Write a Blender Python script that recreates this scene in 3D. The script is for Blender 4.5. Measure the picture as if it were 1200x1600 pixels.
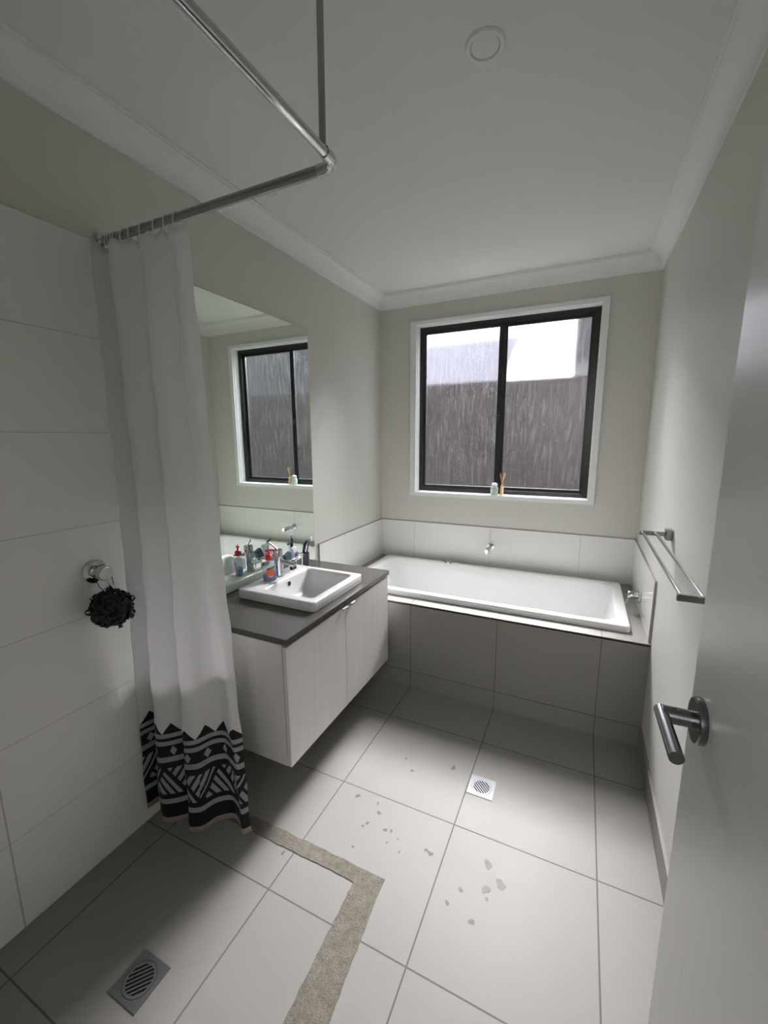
import bpy, bmesh, math, random
from mathutils import Vector, Matrix
random.seed(7)
for o in list(bpy.data.objects): bpy.data.objects.remove(o)
S = bpy.context.scene
COL = S.collection

# ------------------------------------------------------------------ camera
cam_d = bpy.data.cameras.new('camera'); cam = bpy.data.objects.new('camera', cam_d); COL.objects.link(cam)
Rv = Vector((0.9031, 0.429379, -0.006579)); Uv = Vector((-0.069243, 0.160722, 0.984568)); Fv = Vector((-0.42381, 0.888708, -0.17488))
M3 = Matrix((Rv, Uv, -Fv)).transposed()
cam.matrix_world = Matrix.Translation((1.4595, -3.0594, 1.4757)) @ M3.to_4x4()
cam_d.sensor_fit = 'VERTICAL'; cam_d.sensor_height = 36.0
cam_d.lens = 658.12 / 1600 * 36.0
cam_d.shift_x = 3.68 / 1600; cam_d.shift_y = 1.74 / 1600
cam_d.clip_start = 0.02; cam_d.clip_end = 200
S.camera = cam

# ------------------------------------------------------------------ light
SKY = 3.2
w = bpy.data.worlds.new('overcast_sky'); S.world = w; w.use_nodes = True
wn = w.node_tree; wn.nodes.clear()
wo = wn.nodes.new('ShaderNodeOutputWorld'); wb = wn.nodes.new('ShaderNodeBackground')
wb.inputs['Color'].default_value = (0.97, 0.98, 1.0, 1); wb.inputs['Strength'].default_value = SKY
wn.links.new(wb.outputs[0], wo.inputs[0])

def area(name, loc, target, sx, sy, power, col=(1, 1, 1)):
    d = bpy.data.lights.new(name, 'AREA'); d.shape = 'RECTANGLE'; d.size = sx; d.size_y = sy; d.energy = power; d.color = col
    o = bpy.data.objects.new(name, d); COL.objects.link(o); o.location = loc
    o.rotation_euler = (Vector(target) - Vector(loc)).to_track_quat('-Z', 'Y').to_euler()
    return o
# bright strip of overcast sky between the two houses, high above the window
area('sky_light', (0.86, 1.98, 3.75), (0.95, -1.2, 0.25), 1.4, 1.5, 2700, (1.0, 0.99, 0.95))
# fill lamp added behind the camera, standing in for daylight from the house
area('hallway_fill', (1.2, -4.6, 1.9), (1.0, -2.0, 1.2), 1.2, 1.0, 11, (1.0, 0.97, 0.93))

S.view_settings.view_transform = 'Standard'; S.view_settings.look = 'None'
S.view_settings.exposure = 0.9; S.view_settings.gamma = 1.0; S.view_settings.use_curve_mapping = False

# ------------------------------------------------------------------ materials
class NT:
    def __init__(s, name):
        s.m = bpy.data.materials.new(name); s.m.use_nodes = True; s.t = s.m.node_tree; s.t.nodes.clear()
        s.out = s.t.nodes.new('ShaderNodeOutputMaterial')
    def n(s, typ, **kw):
        nd = s.t.nodes.new(typ)
        for k, v in kw.items(): setattr(nd, k, v)
        return nd
    def l(s, a, b): s.t.links.new(a, b)
    def inp(s, sock, v):
        if hasattr(v, 'node') or isinstance(v, bpy.types.NodeSocket): s.l(v, sock)
        else: sock.default_value = v
    def math(s, op, a, b=0.0, c=None, clamp=False):
        nd = s.n('ShaderNodeMath', operation=op); nd.use_clamp = clamp
        s.inp(nd.inputs[0], a); s.inp(nd.inputs[1], b)
        if c is not None: s.inp(nd.inputs[2], c)
        return nd.outputs[0]
    def mix(s, f, a, b):
        nd = s.n('ShaderNodeMix', data_type='RGBA')
        s.inp(nd.inputs[0], f); s.inp(nd.inputs[6], a); s.inp(nd.inputs[7], b)
        return nd.outputs[2]
    def coord(s, kind='Object'):
        return s.n('ShaderNodeTexCoord').outputs[kind]
    def pos(s):
        return s.n('ShaderNodeNewGeometry').outputs['Position']
    def sep(s, v):
        nd = s.n('ShaderNodeSeparateXYZ'); s.l(v, nd.inputs[0]); return nd.outputs
    def noise(s, vec, scale, detail=3, rough=0.5, stretch=None):
        if stretch:
            mp = s.n('ShaderNodeMapping'); s.l(vec, mp.inputs[0]); mp.inputs['Scale'].default_value = stretch; vec = mp.outputs[0]
        nd = s.n('ShaderNodeTexNoise'); s.l(vec, nd.inputs['Vector'])
        nd.inputs['Scale'].default_value = scale; nd.inputs['Detail'].default_value = detail; nd.inputs['Roughness'].default_value = rough
        return nd.outputs[0]
    def ramp(s, f, lo, hi):
        nd = s.n('ShaderNodeMapRange'); s.inp(nd.inputs[0], f); nd.inputs[1].default_value = lo; nd.inputs[2].default_value = hi
        return nd.outputs[0]
    def bsdf(s, col, rough=0.5, metal=0.0, **kw):
        b = s.n('ShaderNodeBsdfPrincipled')
        s.inp(b.inputs['Base Color'], col if not isinstance(col, tuple) else (*col, 1) if len(col) == 3 else col)
        s.inp(b.inputs['Roughness'], rough); s.inp(b.inputs['Metallic'], metal)
        for k, v in kw.items(): s.inp(b.inputs[k.replace('_', ' ')], v)
        s.l(b.outputs[0], s.out.inputs[0]); s.b = b
        return b
    def bump(s, h, dist=0.001, strength=0.5):
        nd = s.n('ShaderNodeBump'); nd.inputs['Distance'].default_value = dist; nd.inputs['Strength'].default_value = strength
        s.l(h, nd.inputs['Height']); s.l(nd.outputs[0], s.b.inputs['Normal'])

def simple(name, col, rough=0.5, metal=0.0, var=0.04, scale=30, bump=0.0, **kw):
    t = NT(name); f = t.noise(t.coord(), scale, 3)
    c = t.mix(f, tuple(max(0, x * (1 - var)) for x in col) + (1,), tuple(min(1, x * (1 + var)) for x in col) + (1,))
    t.bsdf(c, rough, metal, **kw)
    if bump: t.bump(t.noise(t.coord(), scale * 8, 2), bump, 0.4)
    return t.m

M = {}
M['wall'] = simple('wall_paint', (0.62, 0.615, 0.565), 0.62, bump=0.0004, scale=6, var=0.015)
M['ceiling'] = simple('ceiling_paint', (0.79, 0.80, 0.76), 0.8, scale=5, var=0.01)
M['cornice'] = simple('cornice_paint', (0.82, 0.82, 0.80), 0.7, scale=5, var=0.01)
M['trim'] = simple('white_gloss_trim', (0.80, 0.81, 0.80), 0.35, scale=8, var=0.01)
M['ceramic'] = simple('white_ceramic', (0.60, 0.605, 0.60), 0.26, scale=4, var=0.01)
M['acrylic'] = simple('white_acrylic', (0.81, 0.82, 0.805), 0.16, scale=4, var=0.01)
M['chrome'] = simple('chrome', (0.62, 0.63, 0.65), 0.09, 1.0, scale=4, var=0.02)
M['dark_chrome'] = simple('satin_steel', (0.36, 0.37, 0.38), 0.24, 1.0, scale=8, var=0.03)
M['handle_steel'] = simple('brushed_handle_steel', (0.20, 0.205, 0.21), 0.26, 1.0, scale=8, var=0.03)
M['edge_metal'] = simple('brushed_aluminium', (0.42, 0.40, 0.38), 0.38, 1.0, scale=20, var=0.05)
M['black_frame'] = simple('black_aluminium', (0.012, 0.013, 0.015), 0.35, scale=10, var=0.1)
M['black_rubber'] = simple('black_plastic', (0.012, 0.012, 0.013), 0.5)
M['hollow_shade'] = simple('painted_hollow_shade', (0.01, 0.01, 0.01), 0.8, Specular_IOR_Level=0.05)  # near-black paint: the shade inside a hollow put into the colour
M['red'] = simple('red_plastic', (0.55, 0.02, 0.03), 0.35)
M['orange_label'] = simple('orange_label', (0.72, 0.12, 0.06), 0.5, var=0.2, scale=120)
M['green_label'] = simple('dark_green_label', (0.06, 0.10, 0.05), 0.5)
M['cream_label'] = simple('cream_label', (0.75, 0.70, 0.62), 0.5)
M['blue_liquid'] = simple('blue_soap', (0.0, 0.10, 0.42), 0.12)
M['teal'] = simple('teal_card', (0.025, 0.075, 0.10), 0.45)
M['blue'] = simple('blue_print', (0.03, 0.08, 0.38), 0.4)
M['white_plastic'] = simple('white_plastic', (0.75, 0.76, 0.76), 0.35)
M['reed'] = simple('reed_wood', (0.66, 0.44, 0.25), 0.7, var=0.15)
M['grey_tumbler'] = simple('grey_tumbler', (0.10, 0.10, 0.11), 0.3)
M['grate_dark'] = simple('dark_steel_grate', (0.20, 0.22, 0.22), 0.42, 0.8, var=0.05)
M['grate_bright'] = simple('bright_steel_grate', (0.34, 0.35, 0.37), 0.6, 0.3, var=0.03)
M['soil'] = simple('outside_ground', (0.16, 0.15, 0.14), 0.9)
M['fence'] = None
M['ring'] = simple('clear_ring_plastic', (0.62, 0.62, 0.60), 0.25)
M['black_net'] = simple('black_mesh_net', (0.006, 0.006, 0.007), 0.6)
M['cord'] = simple('black_cord', (0.008, 0.008, 0.008), 0.6)

def mirror_mat():
    t = NT('mirror_silver'); t.bsdf((0.80, 0.87, 0.81), 0.0, 1.0); return t.m
M['mirror'] = mirror_mat()

def white_tile(name, grid):
    """white satin tile, joints where grid(t, xyz) puts them (0..1 mask)"""
    t = NT(name); p = t.pos(); g = grid(t, t.sep(p))
    n1 = t.noise(p, 3, 3)
    c = t.mix(n1, (0.74, 0.735, 0.705, 1), (0.78, 0.775, 0.745, 1))
    c = t.mix(g, c, (0.46, 0.445, 0.41, 1))
    t.bsdf(c, 0.28); t.bump(t.math('SUBTRACT', 1.0, g), 0.0012, 0.6)
    return t.m
def line_at(t, x, v, hw=0.0012):
    d = t.math('ABSOLUTE', t.math('SUBTRACT', x, v))
    return t.math('LESS_THAN', d, hw)
def line_mod(t, x, ph, per, hw=0.0012):
    d = t.math('PINGPONG', t.math('SUBTRACT', x, ph), per / 2)   # 0 at the joints
    return t.math('LESS_THAN', d, hw)
def mx(t, *a):
    r = a[0]
    for b in a[1:]: r = t.math('MAXIMUM', r, b)
    return r
M['tile_shower'] = white_tile('white_shower_tile', lambda t, s: mx(t, line_mod(t, s[2], 0.0, 0.3, 0.0010), line_at(t, s[1], -2.5825, 0.0022)))
M['tile_splash_back'] = white_tile('white_splash_tile_back', lambda t, s: mx(t, line_at(t, s[0], 0.291), line_at(t, s[0], 0.885), line_at(t, s[0], 1.479)))
M['tile_splash_side'] = white_tile('white_splash_tile_side', lambda t, s: line_at(t, s[1], -0.60, 0.0010))

def grey_tile(name, grid, base=(0.262, 0.252, 0.236), grout=(0.12, 0.115, 0.10), rough=0.55):
    t = NT(name); p = t.pos(); g = grid(t, t.sep(p))
    n1 = t.noise(p, 2.2, 5, 0.6); n2 = t.noise(p, 160, 2, 0.5); n3 = t.noise(p, 700, 2, 0.5)
    lo = tuple(x * 0.93 for x in base) + (1,); hi = tuple(x * 1.07 for x in base) + (1,)
    c = t.mix(n1, lo, hi)
    sp = t.math('GREATER_THAN', n3, 0.70)
    c = t.mix(t.math('MULTIPLY', sp, 0.25), c, tuple(x * 0.55 for x in base) + (1,))
    c = t.mix(t.math('MULTIPLY', t.ramp(n2, 0.35, 0.7), 0.10), c, tuple(x * 0.8 for x in base) + (1,))
    c = t.mix(g, c, grout + (1,))
    t.bsdf(c, t.math('ADD', t.math('MULTIPLY', g, 0.3), rough), Specular_IOR_Level=0.3)
    t.bump(t.math('SUBTRACT', 1.0, g), 0.0015, 0.6)
    return t.m
SX = 0.494
def floor_grid(t, s):
    x, y = s[0], s[1]
    gx = line_mod(t, x, 0.6114, SX, 0.0024); gy = line_mod(t, y, -1.188, SX, 0.0024)
    # falls cut towards the shower waste: four fine mitre joints
    ax = t.math('ABSOLUTE', t.math('SUBTRACT', x, 0.449)); ay = t.math('ABSOLUTE', t.math('SUBTRACT', y, -2.517))
    dg = t.math('LESS_THAN', t.math('ABSOLUTE', t.math('SUBTRACT', ax, t.math('MULTIPLY', ay, 1.15))), 0.0008)
    inn = t.math('MULTIPLY', t.math('LESS_THAN', ax, 0.17), t.math('LESS_THAN', ay, 0.15))
    return mx(t, gx, gy, t.math('MULTIPLY', t.math('MULTIPLY', dg, inn), 0.35))
M['floor_tile'] = grey_tile('warm_grey_floor_tile', floor_grid)
M['bath_tile'] = grey_tile('warm_grey_bath_tile', lambda t, s: mx(t, line_mod(t, s[0], 0.6114, SX, 0.0020), line_at(t, s[2], 0.1035, 0.002)))
M['skirt_tile'] = grey_tile('warm_grey_skirting_tile', lambda t, s: line_mod(t, s[1], -1.188, SX, 0.0020))

def strip_mat():
    t = NT('rough_adhesive_residue'); p = t.pos()
    n1 = t.noise(p, 40, 5, 0.7); n2 = t.noise(p, 260, 3, 0.6)
    c = t.mix(t.ramp(n1, 0.3, 0.7), (0.12, 0.107, 0.082, 1), (0.215, 0.20, 0.16, 1))
    c = t.mix(t.math('MULTIPLY', t.math('GREATER_THAN', n2, 0.60), 0.6), c, (0.07, 0.06, 0.045, 1))
    t.bsdf(c, 0.85); t.bump(n2, 0.004, 0.8); return t.m
M['strip'] = strip_mat()

def counter_mat():
    t = NT('dark_stone_counter'); p = t.pos(); n = t.noise(p, 500, 2); n1 = t.noise(p, 5, 3)
    c = t.mix(n1, (0.058, 0.053, 0.048, 1), (0.070, 0.065, 0.059, 1))
    c = t.mix(t.math('MULTIPLY', t.math('GREATER_THAN', n, 0.62), 0.35), c, (0.11, 0.105, 0.10, 1))
    t.bsdf(c, 0.22); return t.m
M['counter'] = counter_mat()

def cabinet_mat():
    t = NT('pale_woodgrain_laminate'); p = t.pos()
    n1 = t.noise(p, 1.0, 6, 0.62, stretch=(26, 26, 1.6)); n2 = t.noise(p, 1.0, 4, 0.6, stretch=(120, 120, 5)); n3 = t.noise(p, 9, 2)
    c = t.mix(t.ramp(n1, 0.3, 0.7), (0.60, 0.585, 0.57, 1), (0.665, 0.655, 0.64, 1))
    c = t.mix(t.math('MULTIPLY', t.ramp(n2, 0.45, 0.75), 0.25), c, (0.54, 0.525, 0.51, 1))
    c = t.mix(t.math('MULTIPLY', t.ramp(n3, 0.74, 0.80), 0.4), c, (0.36, 0.34, 0.32, 1))
    t.bsdf(c, 0.45); t.bump(n2, 0.0003, 0.4); return t.m
M['cabinet'] = cabinet_mat()

def door_mat():
    t = NT('white_door_enamel'); p = t.pos()
    c = t.mix(t.noise(p, 3, 3), (0.52, 0.525, 0.505, 1), (0.56, 0.565, 0.545, 1))
    sc = t.noise(p, 1.0, 3, 0.5, stretch=(60, 60, 5))
    lowz = t.math('LESS_THAN', t.sep(p)[2], 0.75)
    c = t.mix(t.math('MULTIPLY', t.math('MULTIPLY', t.ramp(sc, 0.66, 0.74), lowz), 0.25), c, (0.36, 0.35, 0.34, 1))
    t.bsdf(c, 0.30, Specular_IOR_Level=0.55); t.bump(t.noise(p, 260, 2), 0.0003, 0.3); return t.m
M['door'] = door_mat()

def glass_pane():
    t = NT('obscure_glass'); p = t.pos()
    n1 = t.noise(p, 90, 3, 0.6); n2 = t.noise(p, 1.0, 4, 0.6, stretch=(70, 70, 7))
    bp = t.n('ShaderNodeBump'); bp.inputs['Strength'].default_value = 0.35; bp.inputs['Distance'].default_value = 0.004; t.l(n1, bp.inputs['Height'])
    tr = t.n('ShaderNodeBsdfTransparent'); tr.inputs[0].default_value = (0.90, 0.90, 0.93, 1)
    rf = t.n('ShaderNodeBsdfRefraction'); rf.inputs['IOR'].default_value = 1.05; rf.inputs['Roughness'].default_value = 0.35
    rf.inputs['Color'].default_value = (0.90, 0.90, 0.94, 1); t.l(bp.outputs[0], rf.inputs['Normal'])
    m1 = t.n('ShaderNodeMixShader'); m1.inputs[0].default_value = 0.55; t.l(tr.outputs[0], m1.inputs[1]); t.l(rf.outputs[0], m1.inputs[2])
    tl = t.n('ShaderNodeBsdfTranslucent'); tl.inputs[0].default_value = (0.75, 0.74, 0.80, 1); t.l(bp.outputs[0], tl.inputs['Normal'])
    # dried soap and water streaks
    st = t.math('ADD', 0.0, t.math('MULTIPLY', t.ramp(n2, 0.48, 0.75), 0.005))
    st = t.math('ADD', st, t.math('MULTIPLY', t.ramp(n1, 0.5, 0.7), 0.005))
    m2 = t.n('ShaderNodeMixShader'); t.l(st, m2.inputs[0]); t.l(m1.outputs[0], m2.inputs[1]); t.l(tl.outputs[0], m2.inputs[2])
    gl = t.n('ShaderNodeBsdfGlossy'); gl.inputs['Roughness'].default_value = 0.15; t.l(bp.outputs[0], gl.inputs['Normal'])
    fr = t.n('ShaderNodeFresnel'); fr.inputs[0].default_value = 1.35
    m3 = t.n('ShaderNodeMixShader'); t.l(t.math('MULTIPLY', fr.outputs[0], 0.6), m3.inputs[0]); t.l(m2.outputs[0], m3.inputs[1]); t.l(gl.outputs[0], m3.inputs[2])
    t.l(m3.outputs[0], t.out.inputs[0]); return t.m
M['glass'] = glass_pane()

def clear_mat(name, col, amt=0.75):
    t = NT(name); tr = t.n('ShaderNodeBsdfTransparent'); tr.inputs[0].default_value = (*col, 1)
    b = t.bsdf(col, 0.08); m = t.n('ShaderNodeMixShader'); m.inputs[0].default_value = 1 - amt
    t.l(tr.outputs[0], m.inputs[1]); t.l(b.outputs[0], m.inputs[2]); t.l(m.outputs[0], t.out.inputs[0]); return t.m
M['clear'] = clear_mat('clear_plastic', (0.80, 0.86, 0.88), 0.76)
M['jar_glass'] = clear_mat('jar_glass', (0.86, 0.93, 0.90), 0.45)

def fence_mat():
    t = NT('dark_brown_fence_sheet'); p = t.pos(); s = t.sep(p)
    n = t.noise(p, 3, 3)
    c = t.mix(n, (0.009, 0.0078, 0.0078, 1), (0.017, 0.015, 0.015, 1))
    rib = t.math('PINGPONG', s[0], 0.10)
    t.bsdf(c, 0.7, Specular_IOR_Level=0.1); t.bump(rib, 0.02, 0.3); return t.m
M['fence'] = fence_mat()
M['brick'] = simple('dark_rendered_wall', (0.016, 0.015, 0.017), 0.8, var=0.1)

def curtain_mat():
    t = NT('printed_curtain_fabric')
    uv = t.n('ShaderNodeUVMap'); uv.uv_map = 'UVMap'; s = t.sep(uv.outputs[0]); u, v = s[0], s[1]
    Hb = 0.405
    q = t.math('DIVIDE', v, Hb)                       # 0 at the hem, 1 at the tips of the zigzag
    def band(a, b): return t.math('MULTIPLY', t.math('GREATER_THAN', q, a), t.math('LESS_THAN', q, b))
    P = 0.105
    tri = t.math('DIVIDE', t.math('PINGPONG', u, P / 2), P / 2)       # 0..1
    dark = t.math('LESS_THAN', q, t.math('ADD', 0.90, t.math('MULTIPLY', tri, 0.10)))
    # white motifs on the black band
    w1 = band(0.195, 0.245); w3 = band(0.62, 0.672); w2 = band(0.785, 0.828); w0 = band(0.858, 0.90)
    # diamonds
    du = t.math('ABSOLUTE', t.math('SUBTRACT', t.math('PINGPONG', t.math('ADD', u, P / 2), P / 2), 0.0))
    dd = t.math('ADD', du, t.math('ABSOLUTE', t.math('MULTIPLY', t.math('SUBTRACT', q, 0.728), Hb)))
    dia = t.math('LESS_THAN', dd, 0.0195)
    # big triangles filled with bars
    P2 = 0.21
    fr = t.math('DIVIDE', t.math('PINGPONG', u, P2 / 2), P2 / 2)     # 0..1..0
    qq = t.math('DIVIDE', t.math('SUBTRACT', q, 0.285), 0.28)          # 0..1 in the zone
    zone = band(0.295, 0.560)
    diff = t.math('SUBTRACT', qq, fr)
    edge = t.math('GREATER_THAN', t.math('ABSOLUTE', diff), 0.13)
    upm = t.math('LESS_THAN', diff, 0.0)
    saw = t.math('WRAP', u, P2, 0.0)
    b1 = t.math('PINGPONG', t.math('ADD', t.math('MULTIPLY', v, 0.66), t.math('MULTIPLY', saw, 0.75)), 0.0165)
    b2 = t.math('PINGPONG', t.math('SUBTRACT', t.math('MULTIPLY', v, 0.66), t.math('MULTIPLY', saw, 0.75)), 0.0165)
    bars1 = t.math('GREATER_THAN', b1, 0.0062); bars2 = t.math('GREATER_THAN', b2, 0.0062)
    bars = t.math('ADD', t.math('MULTIPLY', upm, bars1), t.math('MULTIPLY', t.math('SUBTRACT', 1.0, upm), bars2))
    mot = t.math('MULTIPLY', t.math('MULTIPLY', zone, edge), bars)
    white = mx(t, w0, w1, w2, w3, dia, mot)
    black = t.math('MULTIPLY', dark, t.math('SUBTRACT', 1.0, white))
    hem = t.math('LESS_THAN', q, 0.055)
    fab = t.noise(uv.outputs[0], 900, 2)
    cw = t.mix(fab, (0.84, 0.835, 0.84, 1), (0.88, 0.875, 0.88, 1))
    stripe = t.mix(t.math('LESS_THAN', q, 0.9), cw, (0.44, 0.445, 0.46, 1))
    c = t.mix(black, stripe, (0.008, 0.009, 0.013, 1))
    c = t.mix(hem, c, (0.56, 0.44, 0.36, 1))
    b = t.bsdf(c, 0.62, Sheen_Weight=0.1)
    tl = t.n('ShaderNodeBsdfTranslucent'); t.l(c, tl.inputs[0])
    m = t.n('ShaderNodeMixShader'); m.inputs[0].default_value = 0.42
    t.l(b.outputs[0], m.inputs[1]); t.l(tl.outputs[0], m.inputs[2]); t.l(m.outputs[0], t.out.inputs[0])
    t.bump(t.noise(uv.outputs[0], 7, 3), 0.004, 0.5)
    return t.m
M['curtain'] = curtain_mat()
def wet_mat():
    t = NT('wet_tile'); p = t.pos()
    t.bsdf((0.145, 0.138, 0.128), 0.5, Specular_IOR_Level=0.2); return t.m
M['wet'] = wet_mat()

# ------------------------------------------------------------------ mesh helpers
def NB(): return bmesh.new()
def add_box(bm, x0, x1, y0, y1, z0, z1, bev=0.0, seg=2):
    r = bmesh.ops.create_cube(bm, size=1.0); vs = r['verts']
    for v in vs:
        v.co = Vector(((x0 + x1) / 2 + v.co.x * (x1 - x0), (y0 + y1) / 2 + v.co.y * (y1 - y0), (z0 + z1) / 2 + v.co.z * (z1 - z0)))
    if bev > 0:
        es = list({e for v in vs for e in v.link_edges})
        bmesh.ops.bevel(bm, geom=es, offset=bev, segments=seg, affect='EDGES', profile=0.5)
    return vs
def frame_of(d):
    d = d.normalized(); a = Vector((0, 0, 1)) if abs(d.z) < 0.95 else Vector((1, 0, 0))
    x = d.cross(a).normalized(); y = d.cross(x).normalized(); return x, y
def rings_mesh(bm, rings, cap0=True, cap1=True, closed=False):
    vr = [[bm.verts.new(p) for p in r] for r in rings]; n = len(vr[0]); m = len(vr)
    for i in range(m if closed else m - 1):
        a, b = vr[i], vr[(i + 1) % m]
        for j in range(n):
            bm.faces.new((a[j], a[(j + 1) % n], b[(j + 1) % n], b[j]))
    if not closed:
        if cap0: bm.faces.new(list(reversed(vr[0])))
        if cap1: bm.faces.new(vr[-1])
    return vr
def add_tube(bm, pts, r, seg=14, cap=True, closed=False):
    pts = [Vector(p) for p in pts]; n = len(pts); rs = r if isinstance(r, (list, tuple)) else [r] * n
    rings = []; px = None
    for i, p in enumerate(pts):
        if closed: d = pts[(i + 1) % n] - pts[i - 1]
        elif i == 0: d = pts[1] - pts[0]
        elif i == n - 1: d = pts[-1] - pts[-2]
        else: d = (pts[i + 1] - p).normalized() + (p - pts[i - 1]).normalized()
        d.normalize()
        if px is None: x, y = frame_of(d)
        else:
            x = (px - d * px.dot(d)).normalized(); y = d.cross(x).normalized()
        px = x
        rings.append([p + (x * math.cos(2 * math.pi * k / seg) + y * math.sin(2 * math.pi * k / seg)) * rs[i] for k in range(seg)])
    rings_mesh(bm, rings, cap, cap, closed)
def add_lathe(bm, prof, base, axis=(0, 0, 1), seg=32, sx=1.0, sy=1.0, cap=True):
    """prof: list of (radius, height) along axis from base"""
    ax = Vector(axis).normalized()
    if abs(ax.z) > 0.95: x, y = Vector((1, 0, 0)), Vector((0, 1, 0))
    else: x, y = frame_of(ax)
    rings = []
    for r, h in prof:
        r = max(r, 1e-5)
        rings.append([Vector(base) + ax * h + (x * sx * math.cos(2 * math.pi * k / seg) + y * sy * math.sin(2 * math.pi * k / seg)) * r for k in range(seg)])
    rings_mesh(bm, rings, cap, cap)
def rrect(cx, cy, hx, hy, r, n=6):
    out = []
    for (sx, sy, a0) in ((1, 1, 0), (-1, 1, 90), (-1, -1, 180), (1, -1, 270)):
        for k in range(n + 1):
            a = math.radians(a0 + 90 * k / n)
            out.append((cx + sx * (hx - r) + r * math.cos(a), cy + sy * (hy - r) + r * math.sin(a)))
    return out
def loops_solid(bm, loops, cap0=True, cap1=True):
    """loops: (x0,x1,y0,y1,r,z)"""
    rings = []
    for x0, x1, y0, y1, r, z in loops:
        rings.append([Vector((a, b, z)) for a, b in rrect((x0 + x1) / 2, (y0 + y1) / 2, (x1 - x0) / 2, (y1 - y0) / 2, r)])
    rings_mesh(bm, rings, cap0, cap1)
def add_prism(bm, poly, z0, z1):
    a = [bm.verts.new((x, y, z0)) for x, y in poly]; b = [bm.verts.new((x, y, z1)) for x, y in poly]; n = len(poly)
    bm.faces.new(list(reversed(a))); bm.faces.new(b)
    for i in range(n): bm.faces.new((a[i], a[(i + 1) % n], b[(i + 1) % n], b[i]))

def obj(name, bm, mat, parent=None, smooth=None, label=None):
    off = Vector((0, 0, 0)); q = parent
    while q is not None: off += q.location; q = q.parent
    bmesh.ops.recalc_face_normals(bm, faces=bm.faces)
    if off.length > 0: bmesh.ops.translate(bm, verts=bm.verts, vec=-off)
    me = bpy.data.meshes.new(name); bm.to_mesh(me); bm.free()
    me.materials.append(mat)
    if smooth is not None:
        for p in me.polygons: p.use_smooth = True
        me.set_sharp_from_angle(angle=math.radians(smooth))
    o = bpy.data.objects.new(name, me); COL.objects.link(o)
    if parent is not None: o.parent = parent
    if label: o['label'] = label
    return o
def thing(name, label, cat, loc, group=None):
    o = bpy.data.objects.new(name, None); COL.objects.link(o); o.location = loc; o.empty_display_size = 0.05
    o['label'] = label; o['category'] = cat
    if group: o['group'] = group
    return o
def tag(o, label, cat, group=None):
    o['label'] = label; o['category'] = cat
    if group: o['group'] = group
    return o
def struct(name, bm, mat, smooth=None, label=None):
    o = obj(name, bm, mat, None, smooth, label); o['kind'] = 'structure'; return o

# ------------------------------------------------------------------ the room
W = 1.80; H = 2.507; HC = 2.417; YF = -3.14
bm = NB(); add_box(bm, -0.12, W + 0.12, -5.2, 0.12, -0.06, 0.0); floor = struct('floor', bm, M['floor_tile'], label='warm grey square floor tiles with dark joints')
bm = NB(); add_box(bm, -0.12, W + 0.12, -5.2, 0.12, H, H + 0.06); struct('ceiling', bm, M['ceiling'], label='flat white painted ceiling')
# back wall with the window opening
WX0, WX1, WZ0, WZ1 = 0.297, 1.503, 1.064, 2.283
bm = NB()
add_box(bm, 0, WX0, 0, 0.12, 0, H); add_box(bm, WX1, W, 0, 0.12, 0, H)
add_box(bm, WX0, WX1, 0, 0.12, 0, WZ0); add_box(bm, WX0, WX1, 0, 0.12, WZ1, H)
wall_back = struct('wall_back', bm, M['wall'], label='pale grey painted wall around the window')
bm = NB(); add_box(bm, -0.12, 0, -5.2, 0.12, 0, H); wall_left = struct('wall_left', bm, M['wall'], label='pale grey painted wall with mirror and shower tiles')
bm = NB(); add_box(bm, W, W + 0.12, -5.2, 0.12, 0, H); wall_right = struct('wall_right', bm, M['wall'], label='pale grey painted wall behind the open door')
# wall with the doorway the camera stands in
DX0, DX1 = 0.86, 1.68
bm = NB(); add_box(bm, 0, DX0, YF - 0.1, YF, 0, H); add_box(bm, DX1, W, YF - 0.1, YF, 0, H); add_box(bm, DX0, DX1, YF - 0.1, YF, 2.06, H)
struct('wall_front', bm, M['wall'])
bm = NB(); add_box(bm, -0.12, W + 0.12, -5.26, -5.2, 0, H); struct('wall_hallway', bm, M['wall'])

# cornices
def cornice_prof():
    pts = [(0, HC), (0.010, HC), (0.010, HC + 0.006)]
    for k in range(9):
        a = math.pi / 2 * k / 8
        pts.append((0.074 - 0.064 * math.cos(a), HC + 0.006 + 0.068 * math.sin(a)))
    pts += [(0.074, HC + 0.079), (0.084, HC + 0.079), (0.084, H), (0, H)]
    return pts
def cornice(name, along, side):
    bm = NB(); pr = cornice_prof(); A = []; B = []
    for d, z in pr:
        if along == 'y':
            x = d if side == 0 else W - d
            A.append(bm.verts.new((x, YF + d, z))); B.append(bm.verts.new((x, -d, z)))
        elif side == 0:
            A.append(bm.verts.new((d, -d, z))); B.append(bm.verts.new((W - d, -d, z)))
        else:
            A.append(bm.verts.new((d, YF + d, z))); B.append(bm.verts.new((W - d, YF + d, z)))
    n = len(A)
    for i in range(n): bm.faces.new((A[i], A[(i + 1) % n], B[(i + 1) % n], B[i]))
    bm.faces.new(A); bm.faces.new(B)
    return struct(name, bm, M['cornice'], 35)
cornice('trim_1', 'y', 0); cornice('trim_2', 'x', 0); cornice('trim_3', 'y', 1); cornice('trim_4', 'x', 1)

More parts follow.
